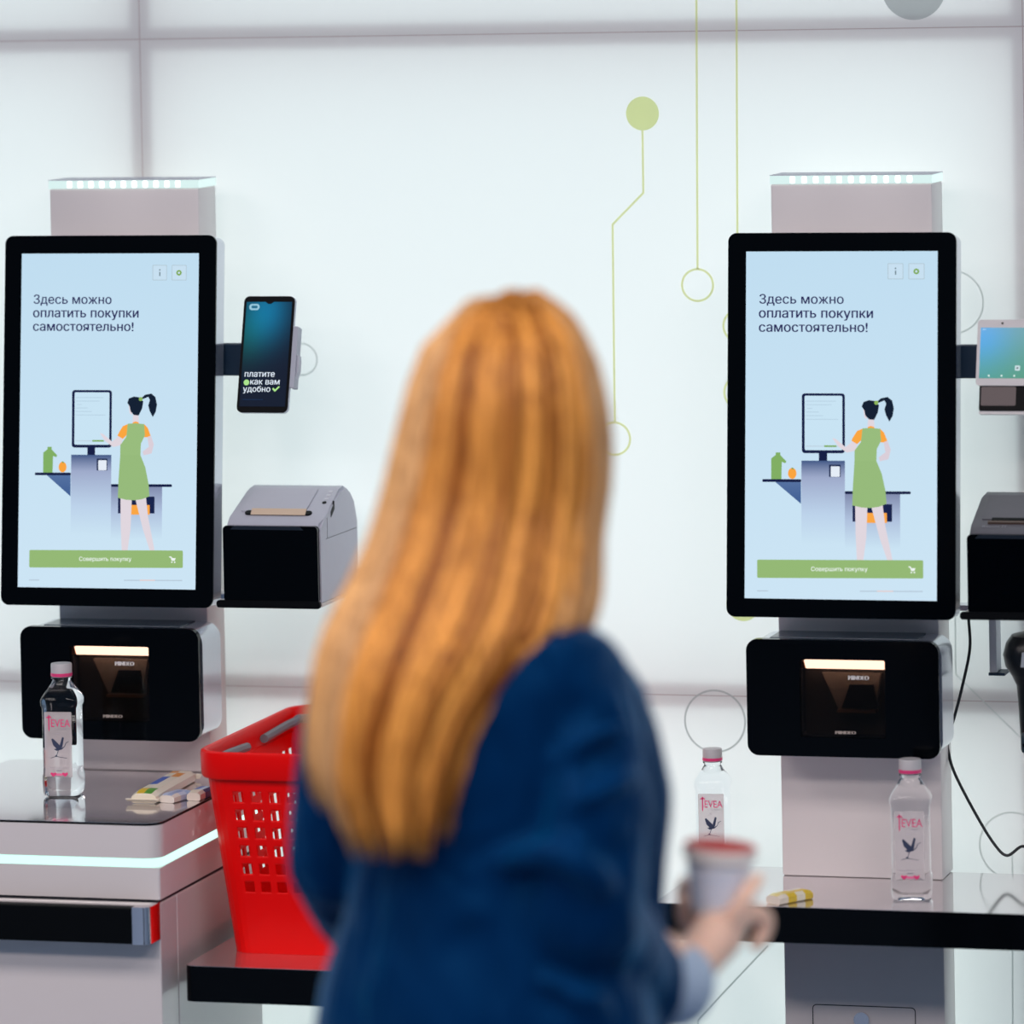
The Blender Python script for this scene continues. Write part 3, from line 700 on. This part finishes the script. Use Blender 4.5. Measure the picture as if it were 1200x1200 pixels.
# ================================================================ bottles
GLASS = mat('clear_plastic', (248, 251, 253), .02, trans=1., ior=1.27, spec=.5)
LABEL = mat('label_film', (222, 212, 212), .5, alpha=.5)
BIRD = s2l((58, 66, 92)); PINK = s2l((232, 64, 124))
def bottle(loc, s, rz, label):
    T = empty('water_bottle', loc, rz); T.scale = (s, s, s); tag(T, label, 'bottle', 'clear water bottles')
    lev = [(.0, .020, .5), (.002, .025, .5), (.006, .0272, .5), (.030, .0278, .45), (.034, .0262, .45), (.040, .0262, .4), (.128, .0262, .4), (.132, .0282, .4), (.139, .0285, .45), (.144, .0262, .5), (.158, .0172, .9), (.1655, .0132, 1.), (.168, .0128, 1.), (.1685, .0152, 1.), (.1705, .0152, 1.), (.171, .0125, 1.), (.186, .0125, 1.)]
    rs = []
    for z, h, k in lev:
        ring_ = []
        for i in range(32):
            a_ = 2*math.pi*i/32; ex = 2/(2+ (1-k)*6)
            cx_, sx_ = math.cos(a_), math.sin(a_)
            ring_.append(Vector((h*math.copysign(abs(cx_)**ex, cx_), h*math.copysign(abs(sx_)**ex, sx_), z)))
        rs.append(ring_)
    MB().rings(rs).build('bottle_body', GLASS, T, (0, 0, 0), True)
    cp_ = []
    for z, h in ((.1715, .0148), (.1720, .0152), (.189, .0150), (.1905, .0142)):
        cp_.append([Vector((h*(1+.012*(i % 2))*math.cos(2*math.pi*i/48), h*(1+.012*(i % 2))*math.sin(2*math.pi*i/48), z)) for i in range(48)])
    cp = MB().rings(cp_).build('cap', mat('cap_silver', (188, 184, 186), .4), T, (0, 0, 0), True)
    MB().rings([[Vector((h*math.cos(2*math.pi*i/32), h*math.sin(2*math.pi*i/32), z)) for i in range(32)] for z, h in ((.1722, .0157), (.1768, .0157))]).build('cap_band', mat('pink_band', (226, 62, 122), .4), cp)
    fr = Frame((0, -.0266, 0))
    lb = MB().prism(rrect(-.0205, .0295, .0195, .1235, .001, 2), fr.f(0), fr.f(.0003)).build('label', LABEL, T)
    t = MB(); d = fr.f(.0006)
    put_text(t, 'EVEA', -.0105, .1020, .0280, d, PINK, .0, 1.25)
    t.paint([t.face([d(p) for p in q]) for q in (((-.0145, .119), (-.0128, .119), (-.0128, .099), (-.0136, .0955), (-.0145, .099)), ((-.0172, .1165), (-.0105, .1175), (-.0105, .1155), (-.0172, .1145)), ((-.0105, .1163), (-.0095, .1142), (-.0102, .1135), (-.0115, .1157)))], PINK)
    for a_, b_, z_ in ((-.004, .0155, .0985), (-.004, .001, .092), (-.016, .015, .0425)): t.paint([t.face([d(p) for p in ((a_, z_), (b_, z_), (b_, z_+.0008), (a_, z_+.0008))])], s2l((170, 160, 168)))
    bird = (((-.0105, .084), (-.0085, .0855), (.001, .0765), (.003, .0705), (-.003, .0705), (-.008, .0755)), ((.0015, .0755), (.0055, .0875), (.008, .0865), (.0055, .0735), (.002, .0695)), ((-.006, .0705), (.004, .0715), (.009, .0745), (.0093, .0737), (.0045, .0695), (-.003, .0675), (-.0065, .0695)), ((.0085, .0745), (.0105, .0795), (.0150, .0815), (.0152, .0808), (.0112, .0788), (.0093, .074)), ((-.001, .0685), (-.004, .0595), (-.0032, .0593), (0, .0682)), ((-.012, .0568), (-.004, .0592), (.012, .0566), (.012, .0572), (-.004, .0600), (-.012, .0574)), ((-.0055, .0605), (-.0035, .0618), (-.0020, .0600), (-.004, .0590)))
    for q in bird: t.paint([t.face([d(p) for p in q])], BIRD)
    for cx_ in (-.0085, .0085): t.paint([t.face([d(p) for p in ((cx_, .0300), (cx_+.0045, .0340), (cx_+.0035, .0365), (cx_, .0353), (cx_-.0035, .0365), (cx_-.0045, .0340))])], PINK)
    t.paint([t.face([d(p) for p in ((-.0048, .0316), (.0048, .0316), (.0048, .0350), (-.0048, .0350))])], s2l((238, 120, 160)))
    t.paint([t.face([d(p) for p in ((-.004, .0385), (.004, .0385), (.004, .0395), (-.004, .0395))])], s2l((120, 118, 130)))
    t.build('lettering', PRINT, lb)
    return T


bottle((-.030, -.2170, .7831), .975, .12, 'clear water bottle on the weighing plate in front of the left scanner')
bottle((1.1632, -.141, .6591), 1.0, .12, 'clear water bottle on the black counter in front of the right kiosk column')
bottle((.8475, .028, .6591), .90, .12, 'clear water bottle half hidden behind the tub in the person\'s hand')

# ================================================================ snack bars
def bar(name, a, b, wd, ht, cols, label, fins=True, z=.7831):
    a, b = Vector((*a, 0)), Vector((*b, 0)); L = (b-a).length; ang = math.atan2(b.y-a.y, b.x-a.x)
    T = empty(name, ((a.x+b.x)/2, (a.y+b.y)/2, z), ang); tag(T, label, 'snack')
    n = len(cols)*2; m = MB(); rs = []; cc = []
    for i in range(n+1):
        x = -L/2+L*i/n; e = min(i, n-i); k = 1 if e > 0 else .93; hz_ = ht*(1 if e > 0 else .86)
        w_ = wd/2*k
        rs.append([Vector(p) for p in ((x, -w_, .0015), (x, -w_*.8, 0), (x, w_*.8, 0), (x, w_, .0015), (x, w_, hz_*.7), (x, w_*.62, hz_), (x, 0, hz_*1.04), (x, -w_*.62, hz_), (x, -w_, hz_*.7))])
    V = [[m.bm.verts.new(p) for p in r_] for r_ in rs]
    for i in range(n):
        row = cols[i//2]
        for j in range(9):
            f = m.bm.faces.new((V[i][j], V[i][(j+1) % 9], V[i+1][(j+1) % 9], V[i+1][j])); m.paint([f], s2l(row[[0, 1, 1, 2, 2, 3, 4, 0, 0][j] % len(row)]))
    f = m.bm.faces.new(list(reversed(V[0]))); g_ = m.bm.faces.new(V[-1]); m.paint([f], s2l(cols[0][0])); m.paint([g_], s2l(cols[-1][0]))
    m.build('wrapper', WRAP, T)
    if fins:
        for s_ in (-1, 1):
            f = MB(); x = s_*L/2
            f.rings([[Vector((x+s_*q*.010, y, zz)) for y, zz in ((-wd*.62, .003+q*.004), (-wd*.62, .0045+q*.004), (wd*.62, .0045+q*.004), (wd*.62, .003+q*.004))] for q in (0, 1)])
            f.paint(f.bm.faces, s2l((236, 226, 206))); f.build('crimped_end', WRAP, T)
    return T


WRAP = vcol_mat('wrapper_print', 0, .3, True, .5)
CRM, YEL, BLU, GRN, ORG, LBL = (238, 228, 208), (232, 196, 60), (40, 96, 190), (90, 160, 60), (232, 150, 50), (190, 214, 236)
bar('snack_bar', (.108, -.272), (.0985, -.075), .038, .016, [(CRM, BLU, CRM, YEL, GRN), (CRM, YEL, CRM, CRM, CRM), (CRM, LBL, LBL, BLU, CRM), (CRM, LBL, LBL, BLU, CRM), (CRM, ORG, LBL, CRM, ORG), (CRM, CRM, CRM, ORG, CRM)], 'long cream wrapped snack bar with blue and yellow print lying on the weighing plate')
LB2 = (196, 204, 228)
bar('chocolate_piece', (.138, -.262), (.148, -.212), .026, .012, [((226, 216, 206), CRM, LBL, LB2, (170, 184, 216)), (LB2, LB2, (90, 120, 190), LB2, (150, 170, 214)), ((160, 178, 220), BLU, BLU, LB2, LB2)], 'small pale blue wrapped candy between the long snack bar and the dark blue candy', False)
bar('chocolate_piece', (.1695, -.240), (.1725, -.185), .0215, .013, [((226, 214, 200), CRM, (214, 204, 210), CRM, CRM), ((44, 44, 110), (44, 44, 110), (36, 30, 90), (80, 120, 200), LBL), ((44, 44, 110), (44, 44, 110), (36, 30, 90), (80, 120, 200), LBL)], 'small dark blue wrapped candy beside the red basket', False)
bar('chocolate_piece', (.986, -.214), (1.0205, -.160), .028, .013, [((236, 222, 206), YEL, YEL, (240, 224, 150), (238, 214, 130)), (YEL, YEL, (238, 210, 90), YEL, YEL), (CRM, YEL, (238, 224, 170), CRM, YEL), (YEL, YEL, LB2, CRM, YEL)], 'small yellow wrapped candy on the right counter', False, .6591)

# ================================================================ the shopper
PD = 5.5
def W(px, py, dd=0.): return at(px, py, D=PD+dd)
TH = math.radians(-10)
pfw = Vector((math.sin(-TH), math.cos(TH), 0)); prt = Vector((math.cos(TH), math.sin(TH), 0))
PB = Vector((1.03, -1.79, 0))
def PL(x, y, z): return PB+prt*x+pfw*y+Vector((0, 0, z))
person = empty('person', PB); tag(person, 'person with long ginger-blond hair in a blue blazer, seen from behind, holding a small tub', 'person')


def ell_loft(mb, secs, n=28):
    mb.rings([[PL(cx+rx*math.cos(a), cy+ry*math.sin(a), z) for a in [2*math.pi*k/n for k in range(n)]] for z, cx, cy, rx, ry in secs])


def capsule(mb, path, rad, n=14):
    P = spline([Vector(p) for p in path], 4) if len(path) > 2 else [Vector(path[0]), (Vector(path[0])+Vector(path[1]))/2, Vector(path[1])]
    R = []
    m_ = len(P)
    for i in range(m_):
        t = i/(m_-1)*(len(rad)-1); k = min(int(t), len(rad)-2); R.append(rad[k]+(rad[k+1]-rad[k])*(t-k))
    mb.tube(P, R, n)
    for p, r_ in ((P[0], R[0]), (P[-1], R[-1])): mb.ball(p, r_, 8)


def remesh(mb, name, m, vox, smooth_it=4, parent=None, org=(0, 0, 0)):
    o = mb.build(name, m, parent, org)
    rm = o.modifiers.new('r', 'REMESH'); rm.mode = 'VOXEL'; rm.voxel_size = vox; rm.use_smooth_shade = True
    if smooth_it:
        sm = o.modifiers.new('s', 'SMOOTH'); sm.iterations = smooth_it; sm.factor = .5
    dg = bpy.context.evaluated_depsgraph_get(); dg.update()
    me = bpy.data.meshes.new_from_object(o.evaluated_get(dg)); o.modifiers.clear(); old = o.data; o.data = me; bpy.data.meshes.remove(old)
    if not me.materials: me.materials.append(m)
    for p in me.polygons: p.use_smooth = True
    return o


SKIN = mat('skin', (240, 198, 176), .5, noise=.06, nscale=30)
bpy.data.materials['skin'].node_tree.nodes['Principled BSDF'].inputs['Subsurface Weight'].default_value = .08
HC = W(592, 470, .045)
b = MB()
# head with face
def HP(x, y, z): return HC+prt*x+pfw*y+Vector((0, 0, z))
b.rings([[HP(rx*math.cos(a), cy+ry*math.sin(a), z) for a in [2*math.pi*k/24 for k in range(24)]] for z, cy, rx, ry in
         ((.086, -.005, .012, .015), (.080, -.005, .034, .042), (.068, -.004, .050, .064), (.045, -.002, .063, .082), (.01, 0, .074, .096), (-.03, .002, .070, .092), (-.06, .012, .062, .080), (-.085, .028, .050, .062), (-.105, .042, .034, .044), (-.116, .052, .016, .024))])
capsule(b, [HP(0, .094, .02), HP(0, .108, -.012), HP(0, .112, -.026)], [.008, .011, .013])          # nose
capsule(b, [HP(-.02, .090, -.058), HP(0, .097, -.056), HP(.02, .090, -.058)], [.005, .008, .005])   # lips
capsule(b, [HP(-.022, .090, -.068), HP(0, .096, -.068), HP(.022, .090, -.068)], [.005, .008, .005])
for s_ in (-1, 1):
    capsule(b, [HP(s_*.014, .092, .030), HP(s_*.036, .088, .034), HP(s_*.052, .074, .026)], [.006, .007, .005])
    capsule(b, [HP(s_*.074, -.002, .015), HP(s_*.079, -.010, .0), HP(s_*.074, -.002, -.025)], [.007, .009, .006])
capsule(b, [HP(0, -.012, -.06), PL(0, .02, 1.30), PL(0, .0, 1.24)], [.052, .050, .060])
ell_loft(b, [(1.26, 0, 0, .05, .04), (1.22, 0, 0, .15, .07), (1.12, 0, 0, .15, .088), (1.0, 0, .01, .13, .09), (.9, 0, .005, .135, .09), (.80, 0, 0, .155, .10), (.74, 0, 0, .15, .10)])
for s_ in (-1, 1): capsule(b, [PL(s_*.085, 0, .80), PL(s_*.088, .01, .44), PL(s_*.09, -.01, .09)], [.082, .056, .038]); capsule(b, [PL(s_*.09, -.03, .04), PL(s_*.10, .12, .025)], [.034, .024])
RA = [W(672, 805, -.04), W(690, 930, -.08), W(682, 1072, -.085)]
RF = [W(682, 1072, -.085), W(742, 1112, .01), W(808, 1135, .10)]
capsule(b, RA, [.045, .042, .036]); capsule(b, RF, [.036, .034, .026])
LA = [W(428, 815, .09), W(410, 900, .10), W(396, 1010, .11)]
LF = [W(396, 1010, .11), W(440, 1080, .24), W(505, 1078, .34)]
capsule(b, LA, [.045, .042, .036]); capsule(b, LF, [.036, .034, .026])
# right hand
capsule(b, [W(806, 1138, .10), W(824, 1116, .125), W(842, 1094, .148), W(856, 1080, .165)], [.025, .027, .029, .021])
capsule(b, [W(838, 1102, .150), W(832, 1088, .180)], [.024, .020])
capsule(b, [W(852, 1088, .138), W(866, 1064, .130), W(877, 1044, .135), W(889, 1029, .146)], [.015, .011, .0095, .0075])      # thumb
capsule(b, [W(860, 1084, .172), W(884, 1070, .190), W(897, 1078, .200), W(893, 1099, .196), W(884, 1108, .186)], [.011, .011, .0105, .009, .0075])
for i, (dx, dy, dz) in enumerate(((0, 0, 0), (-6, 16, .002), (-10, 32, -.004))):
    k = (1, .95, .82)[i]
    capsule(b, [W(852+dx, 1074+dy, .182+dz), W(828+dx, 1066+dy, .216+dz), W(806+dx*.5, 1052+dy*.8, .208+dz), W(801+dx*.3, 1034+dy*.75, .188+dz)], [.0105*k, .010*k, .009*k, .0072*k])
# left hand resting in front
capsule(b, [W(505, 1078, .34), W(530, 1080, .38), W(545, 1084, .41)], [.025, .032, .026])
for i in range(4): capsule(b, [W(536+i*9, 1072+i*8, .41), W(546+i*9, 1080+i*8, .45), W(548+i*9, 1096+i*8, .47), W(542+i*9, 1106+i*8, .46)], [.0100, .0095, .009, .0075])
capsule(b, [W(522, 1090, .37), W(530, 1104, .40), W(540, 1110, .43)], [.014, .011, .008])
remesh(b, 'body', SKIN, .0042, 3, person, PB)
# face details
for s_ in (-1, 1):
    e = MB().ball(HP(s_*.031, .0835, .008), (.013, .013, .008), 8).build('eye', mat('eye_white', (236, 234, 230), .2), person, PB, True)
    MB().ball(HP(s_*.031, .0955, .008), .0045, 6).build('iris', mat('iris_brown', (60, 46, 36), .2), e, PB, True)
MB().tube([HP(-.024, .099, -.062), HP(0, .1055, -.061), HP(.024, .099, -.062)], [.002, .0055, .002], 8).build('lips', mat('lip_pink', (190, 96, 92), .4), person, PB, True)
# blazer
BZ = mat('blue_wool', (0, 28, 67), .55, spec=.3, noise=.18, nscale=9)
bpy.data.materials['blue_wool'].node_tree.nodes['Principled BSDF'].inputs['Sheen Weight'].default_value = .35
bpy.data.materials['blue_wool'].node_tree.nodes['Principled BSDF'].inputs['Sheen Tint'].default_value = (.0, .25, .6, 1)
nt = bpy.data.materials['blue_wool'].node_tree; bb = nt.nodes['Principled BSDF']
bb.inputs['Specular Tint'].default_value = (.05, .45, 1, 1)
tc = nt.nodes.new('ShaderNodeTexCoord'); mp = nt.nodes.new('ShaderNodeMapping'); mp.inputs['Rotation'].default_value = (0, .6, .3); mp.inputs['Scale'].default_value = (9, 9, 4)
n1 = nt.nodes.new('ShaderNodeTexNoise'); n1.inputs['Scale'].default_value = 1.3; n1.inputs['Detail'].default_value = 2; n1.inputs['Distortion'].default_value = .6
bp = nt.nodes.new('ShaderNodeBump'); bp.inputs['Strength'].default_value = 1; bp.inputs['Distance'].default_value = .045
nt.links.new(tc.outputs['Object'], mp.inputs[0]); nt.links.new(mp.outputs[0], n1.inputs['Vector']); nt.links.new(n1.outputs['Fac'], bp.inputs['Height']); nt.links.new(bp.outputs[0], bb.inputs['Normal'])
z_ = MB()
ell_loft(z_, [(1.272, 0, .0, .062, .05), (1.258, 0, 0, .105, .068), (1.235, 0, 0, .150, .085), (1.19, 0, 0, .162, .100), (1.10, 0, .0, .150, .108), (1.02, 0, .005, .143, .108), (.94, 0, .0, .156, .108), (.86, 0, 0, .186, .122), (.78, 0, 0, .200, .132), (.70, 0, 0, .205, .136)])
for s_ in (-1, 1):
    capsule(z_, [PL(s_*.085, .055, 1.14), PL(s_*.078, .088, 1.05), PL(s_*.080, .080, .95), PL(s_*.085, .07, .76)], [.085, .098, .088, .09])
capsule(z_, [PL(.06, 0, 1.225), W(672, 805, -.04)], [.045, .064])
capsule(z_, [PL(-.06, 0, 1.225), W(428, 815, .09)], [.045, .064])
capsule(z_, [W(672, 808, -.04), W(690, 930, -.08), W(684, 1070, -.085)], [.064, .064, .066])
capsule(z_, [W(684, 1072, -.085), W(712, 1105, -.03), W(755, 1152, .045)], [.064, .058, .050])
capsule(z_, [W(428, 815, .09), W(408, 900, .10), W(394, 1010, .11)], [.064, .058, .054])
capsule(z_, [W(394, 1010, .11), W(430, 1075, .22), W(490, 1078, .32)], [.054, .050, .043])
# folds
for q, r_ in (([W(585, 1012, -.118), W(650, 1000, -.15), W(700, 1030, -.155), W(745, 1090, -.05)], .018), ([W(640, 900, -.118), W(700, 860, -.142), W(742, 850, -.12)], .009), ([W(640, 960, -.12), W(700, 930, -.148), W(748, 905, -.12)], .010), ([W(640, 1150, -.135), W(700, 1175, -.12), W(765, 1180, -.0)], .012)):
    capsule(z_, q, [r_*.5, r_, r_, r_*.5], 8)
bl = remesh(z_, 'blazer', BZ, .0065, 6, person, PB)
# collar of the blazer and shirt cuffs
cl = MB(); cl.rings([[PL(rx*math.cos(a), .0+ry*math.sin(a), z) for a in [2*math.pi*k/28 for k in range(28)]] for z, rx, ry in ((1.245, .095, .075), (1.285, .068, .060), (1.302, .062, .058), (1.300, .056, .052), (1.27, .056, .05))], cap=False)
cl.build('collar', BZ, bl, PB, True)
CUFF = mat('shirt_cuff', (166, 184, 206), .7, noise=.05)
cu = MB(); ax = (RF[2]-W(742, 1120, .01)).normalized(); c0 = W(774, 1150, .062)
up = ax.orthogonal().normalized(); sd = ax.cross(up)
cu.rings([[c0+ax*t+(up*math.cos(a)+sd*math.sin(a))*r_ for a in [2*math.pi*k/24 for k in range(24)]] for t, r_ in ((-.045, .040), (-.01, .046), (.012, .0485), (.036, .046), (.040, .0445), (.038, .0425), (.0, .0425))], cap=False)
cu.build('shirt_cuff', CUFF, person, PB, True)
# trousers and shoes
tr = MB()
ell_loft(tr, [(.86, 0, 0, .148, .10), (.78, 0, 0, .168, .115), (.72, 0, 0, .165, .115)])
for s_ in (-1, 1): capsule(tr, [PL(s_*.085, 0, .78), PL(s_*.088, .01, .44), PL(s_*.09, -.01, .11)], [.092, .070, .062])
remesh(tr, 'trousers', mat('dark_trousers', (22, 26, 36), .8, noise=.1), .009, 4, person, PB)
for s_ in (-1, 1):
    sh = MB(); capsule(sh, [PL(s_*.09, -.045, .040), PL(s_*.095, .04, .036), PL(s_*.10, .135, .032)], [.040, .039, .032]); remesh(sh, 'shoe', mat('shoe_black', (16, 16, 18), .35), .008, 3, person, PB)

# hair: a core volume with many combed locks
def lerp(tab, v):
    for (a, fa), (b_, fb) in zip(tab, tab[1:]):
        if v <= b_: return fa+(fb-fa)*max(0, (v-a)/(b_-a))
    return tab[-1][1]
XLt = [(347, 575), (352, 556), (362, 532), (385, 512), (410, 496), (440, 484), (500, 470), (560, 458), (620, 442), (660, 428), (700, 408), (740, 388), (780, 374), (830, 366), (880, 362), (930, 366), (965, 380), (1000, 398)]
XRt = [(347, 622), (352, 640), (362, 658), (385, 678), (410, 691), (440, 700), (500, 709), (560, 710), (620, 704), (700, 700), (740, 690), (770, 668), (800, 640), (850, 606), (900, 584), (960, 560), (1000, 545)]
def DRf(y):
    if y < 470: return .100*math.sqrt(max(.02, 1-((y-478)/133.)**2))
    return lerp([(470, .100), (600, .088), (700, .095), (800, .112), (1000, .118)], y)
def DCf(y): return lerp([(347, .045), (470, .035), (600, .02), (700, -.005), (760, -.02), (1000, -.022)], y)
HM = vcol_mat('ginger_hair', 0, .45, True, .2)
hb = HM.node_tree.nodes['Principled BSDF']; hb.inputs['Sheen Weight'].default_value = .0
nt = HM.node_tree
tc = nt.nodes.new('ShaderNodeTexCoord'); mp = nt.nodes.new('ShaderNodeMapping'); mp.inputs['Scale'].default_value = (160, 160, 5); nz_ = nt.nodes.new('ShaderNodeTexNoise'); nz_.inputs['Scale'].default_value = 1; nz_.inputs['Detail'].default_value = 3
mx = nt.nodes.new('ShaderNodeMix'); mx.data_type = 'RGBA'; mx.blend_type = 'MULTIPLY'; mx.inputs[0].default_value = 1
rp = nt.nodes.new('ShaderNodeValToRGB'); rp.color_ramp.elements[0].position = .3; rp.color_ramp.elements[0].color = (.55, .48, .42, 1); rp.color_ramp.elements[1].position = .7; rp.color_ramp.elements[1].color = (1.12, 1.12, 1.12, 1)
vc = [n_ for n_ in nt.nodes if n_.type == 'VERTEX_COLOR'][0]
nt.links.new(tc.outputs['Object'], mp.inputs[0]); nt.links.new(mp.outputs[0], nz_.inputs['Vector']); nt.links.new(nz_.outputs['Fac'], rp.inputs[0])
nt.links.new(vc.outputs[0], mx.inputs[6]); nt.links.new(rp.outputs[0], mx.inputs[7]); nt.links.new(mx.outputs[2], hb.inputs['Base Color'])
h = MB(); rs = []
MID = (.46, .155, .012)
for y in [350, 358, 370, 390, 420, 460, 520, 580, 640, 700, 760, 820, 870, 905]:
    xl, xr = lerp(XLt, y)+12, lerp(XRt, y)-12; cx = (xl+xr)/2; hx = (xr-xl)/2; dr = DRf(y)*.93; dc = DCf(y)
    front = .06 if y < 600 else .035
    if y < 470: front = .05
    rs.append([W(cx+hx*math.cos(a), y, dc+(dr if math.sin(a) < 0 else front*(dr/.1))*math.sin(a)) for a in [2*math.pi*k/28 for k in range(28)]])
h.rings(rs, True, [MID]*len(rs))
DARK, LITE, PALE = (.21, .055, .003), (.80, .36, .075), (.70, .44, .22)
cb = HP(.004, -.020, -.001)
rs = []
for i in range(1, 12):
    th = math.pi*.62*i/12
    rs.append([cb+prt*(.077*math.sin(th)*math.cos(a))+pfw*(.080*math.sin(th)*math.sin(a))+Vector((0, 0, .099*math.cos(th))) for a in [2*math.pi*k/24 for k in range(24)]])
h.rings(rs, True, [MID]*len(rs))
for i in range(620):
    u = random.random(); lay = random.random()
    edge = min(u, 1-u)
    if u < .10: ye = random.uniform(915, 955)
    elif u > .86: ye = random.uniform(720, 850)
    elif u > .7: ye = random.uniform(860, 990)
    else: ye = random.uniform(925, 1010)
    if random.random() < .15: ye -= random.uniform(0, 160)
    ys = 349+random.random()*8
    ph, am = random.random()*6.28, random.uniform(2, 7)
    kx = random.uniform(-.02, .02)
    path, rad = [], []
    n = 16; base = random.uniform(.0045, .0095) if i < 330 else random.uniform(.002, .0045)
    for k in range(n+1):
        t = k/n; y = ys+(ye-ys)*(t**.85)
        uu_ = min(1, max(0, u+kx*math.sin(t*5+ph)))
        xl, xr = lerp(XLt, y), lerp(XRt, y)
        if u > .86 and y > 740: xr = max(xr, 690-(y-740)*.55)
        v = 2*uu_-1
        x = xl+(xr-xl)*uu_+am*math.sin(ph+y/75.)*min(1, max(0, (y-480)/200))
        dd = DCf(y)-math.sqrt(max(0, 1-v*v))*DRf(y)*(.95+.09*lay)
        path.append(W(x, y, dd)); rad.append(base*(.55+.45*min(1, t*4))*(1 if t < .8 else max(.12, 1-(t-.8)*4.4)))
    q = min(1, max(0, .5+.32*math.sin(u*31+.6)+.22*math.sin(u*73)+random.uniform(-.28, .28)))
    c = [DARK[j]+(LITE[j]-DARK[j])*q for j in range(3)]
    if u < .16 or (u > .88 and random.random() < .6): c = [c[j]*.4+PALE[j]*.6 for j in range(3)]
    h.tube(path, rad, 6, True, tuple(c), 1.)
for i in range(150):
    a = random.uniform(math.radians(150), math.radians(390)); ph = random.random()*6.28
    path = []
    f0 = random.uniform(-.03, .05)
    for k in range(12):
        th = .05+1.75*k/11; w_ = min(1, k/4)
        p = cb+prt*(.0790*math.sin(th)*math.cos(a+.05*math.sin(ph+k*.6)))+pfw*(.0825*math.sin(th)*math.sin(a+.05*math.sin(ph+k*.6))+f0*(1-w_))+Vector((0, 0, .1005*math.cos(th)))
        path.append(p)
    q = min(1, max(0, .45+.35*math.sin(a*9)+random.uniform(-.3, .3)))
    h.tube(path, [random.uniform(.004, .007)]*12, 6, True, tuple(DARK[j]+(LITE[j]-DARK[j])*q for j in range(3)))
# face-framing side locks
for s_ in (-1, 1):
    for i in range(16):
        f_ = i/15
        p0 = HP(s_*.01, .06-.09*f_*.3, .112); p1 = HP(s_*.052, .072-.07*f_, .075); p2 = HP(s_*.079, .055-.07*f_, .0); p3 = HP(s_*.078, .05-.07*f_, -.10); p4 = HP(s_*.075, .055-.08*f_, -.20)
        h.tube(spline([p0, p1, p2, p3, p4], 4), [.006]*16+[.003], 6, True, (.55, .22, .035))
hair = h.build('hair', HM, person, PB, True, False)
tag(hair, kind=None)

# tub held in the hand
cc = W(838, 1031, .163)
T = empty('food_tub', cc-Vector((0, 0, .036))); tag(T, 'small white tub with dark red lid held in the person\'s hand', 'tub')
T.rotation_euler = (math.radians(-1), math.radians(5), 0)
def disc(r_, z): return [Vector((r_*math.cos(2*math.pi*k/32), r_*math.sin(2*math.pi*k/32), z)) for k in range(32)]
MB().rings([disc(.024, 0), disc(.0265, .002), disc(.036, .060), disc(.036, .062)]).build('tub_body', mat('tub_white', (238, 236, 238), .4), T, (0, 0, 0), True)
MB().rings([disc(.0275, .010), disc(.0284, .0102), disc(.0352, .050), disc(.0345, .0502)], cap=False).build('tub_label', mat('tub_label_blue', (226, 230, 242), .45), T, (0, 0, 0), True)
MB().rings([disc(.036, .0605), disc(.0405, .061), disc(.0408, .071), disc(.039, .0725), disc(.036, .0715)]).build('tub_rim', mat('tub_cream', (240, 230, 222), .4), T, (0, 0, 0), True)
MB().rings([disc(.0385, .0722), disc(.0395, .0730), disc(.038, .0752), disc(.010, .0760)]).build('tub_lid', mat('lid_red', (176, 26, 20), .5, spec=.15), T, (0, 0, 0), True)
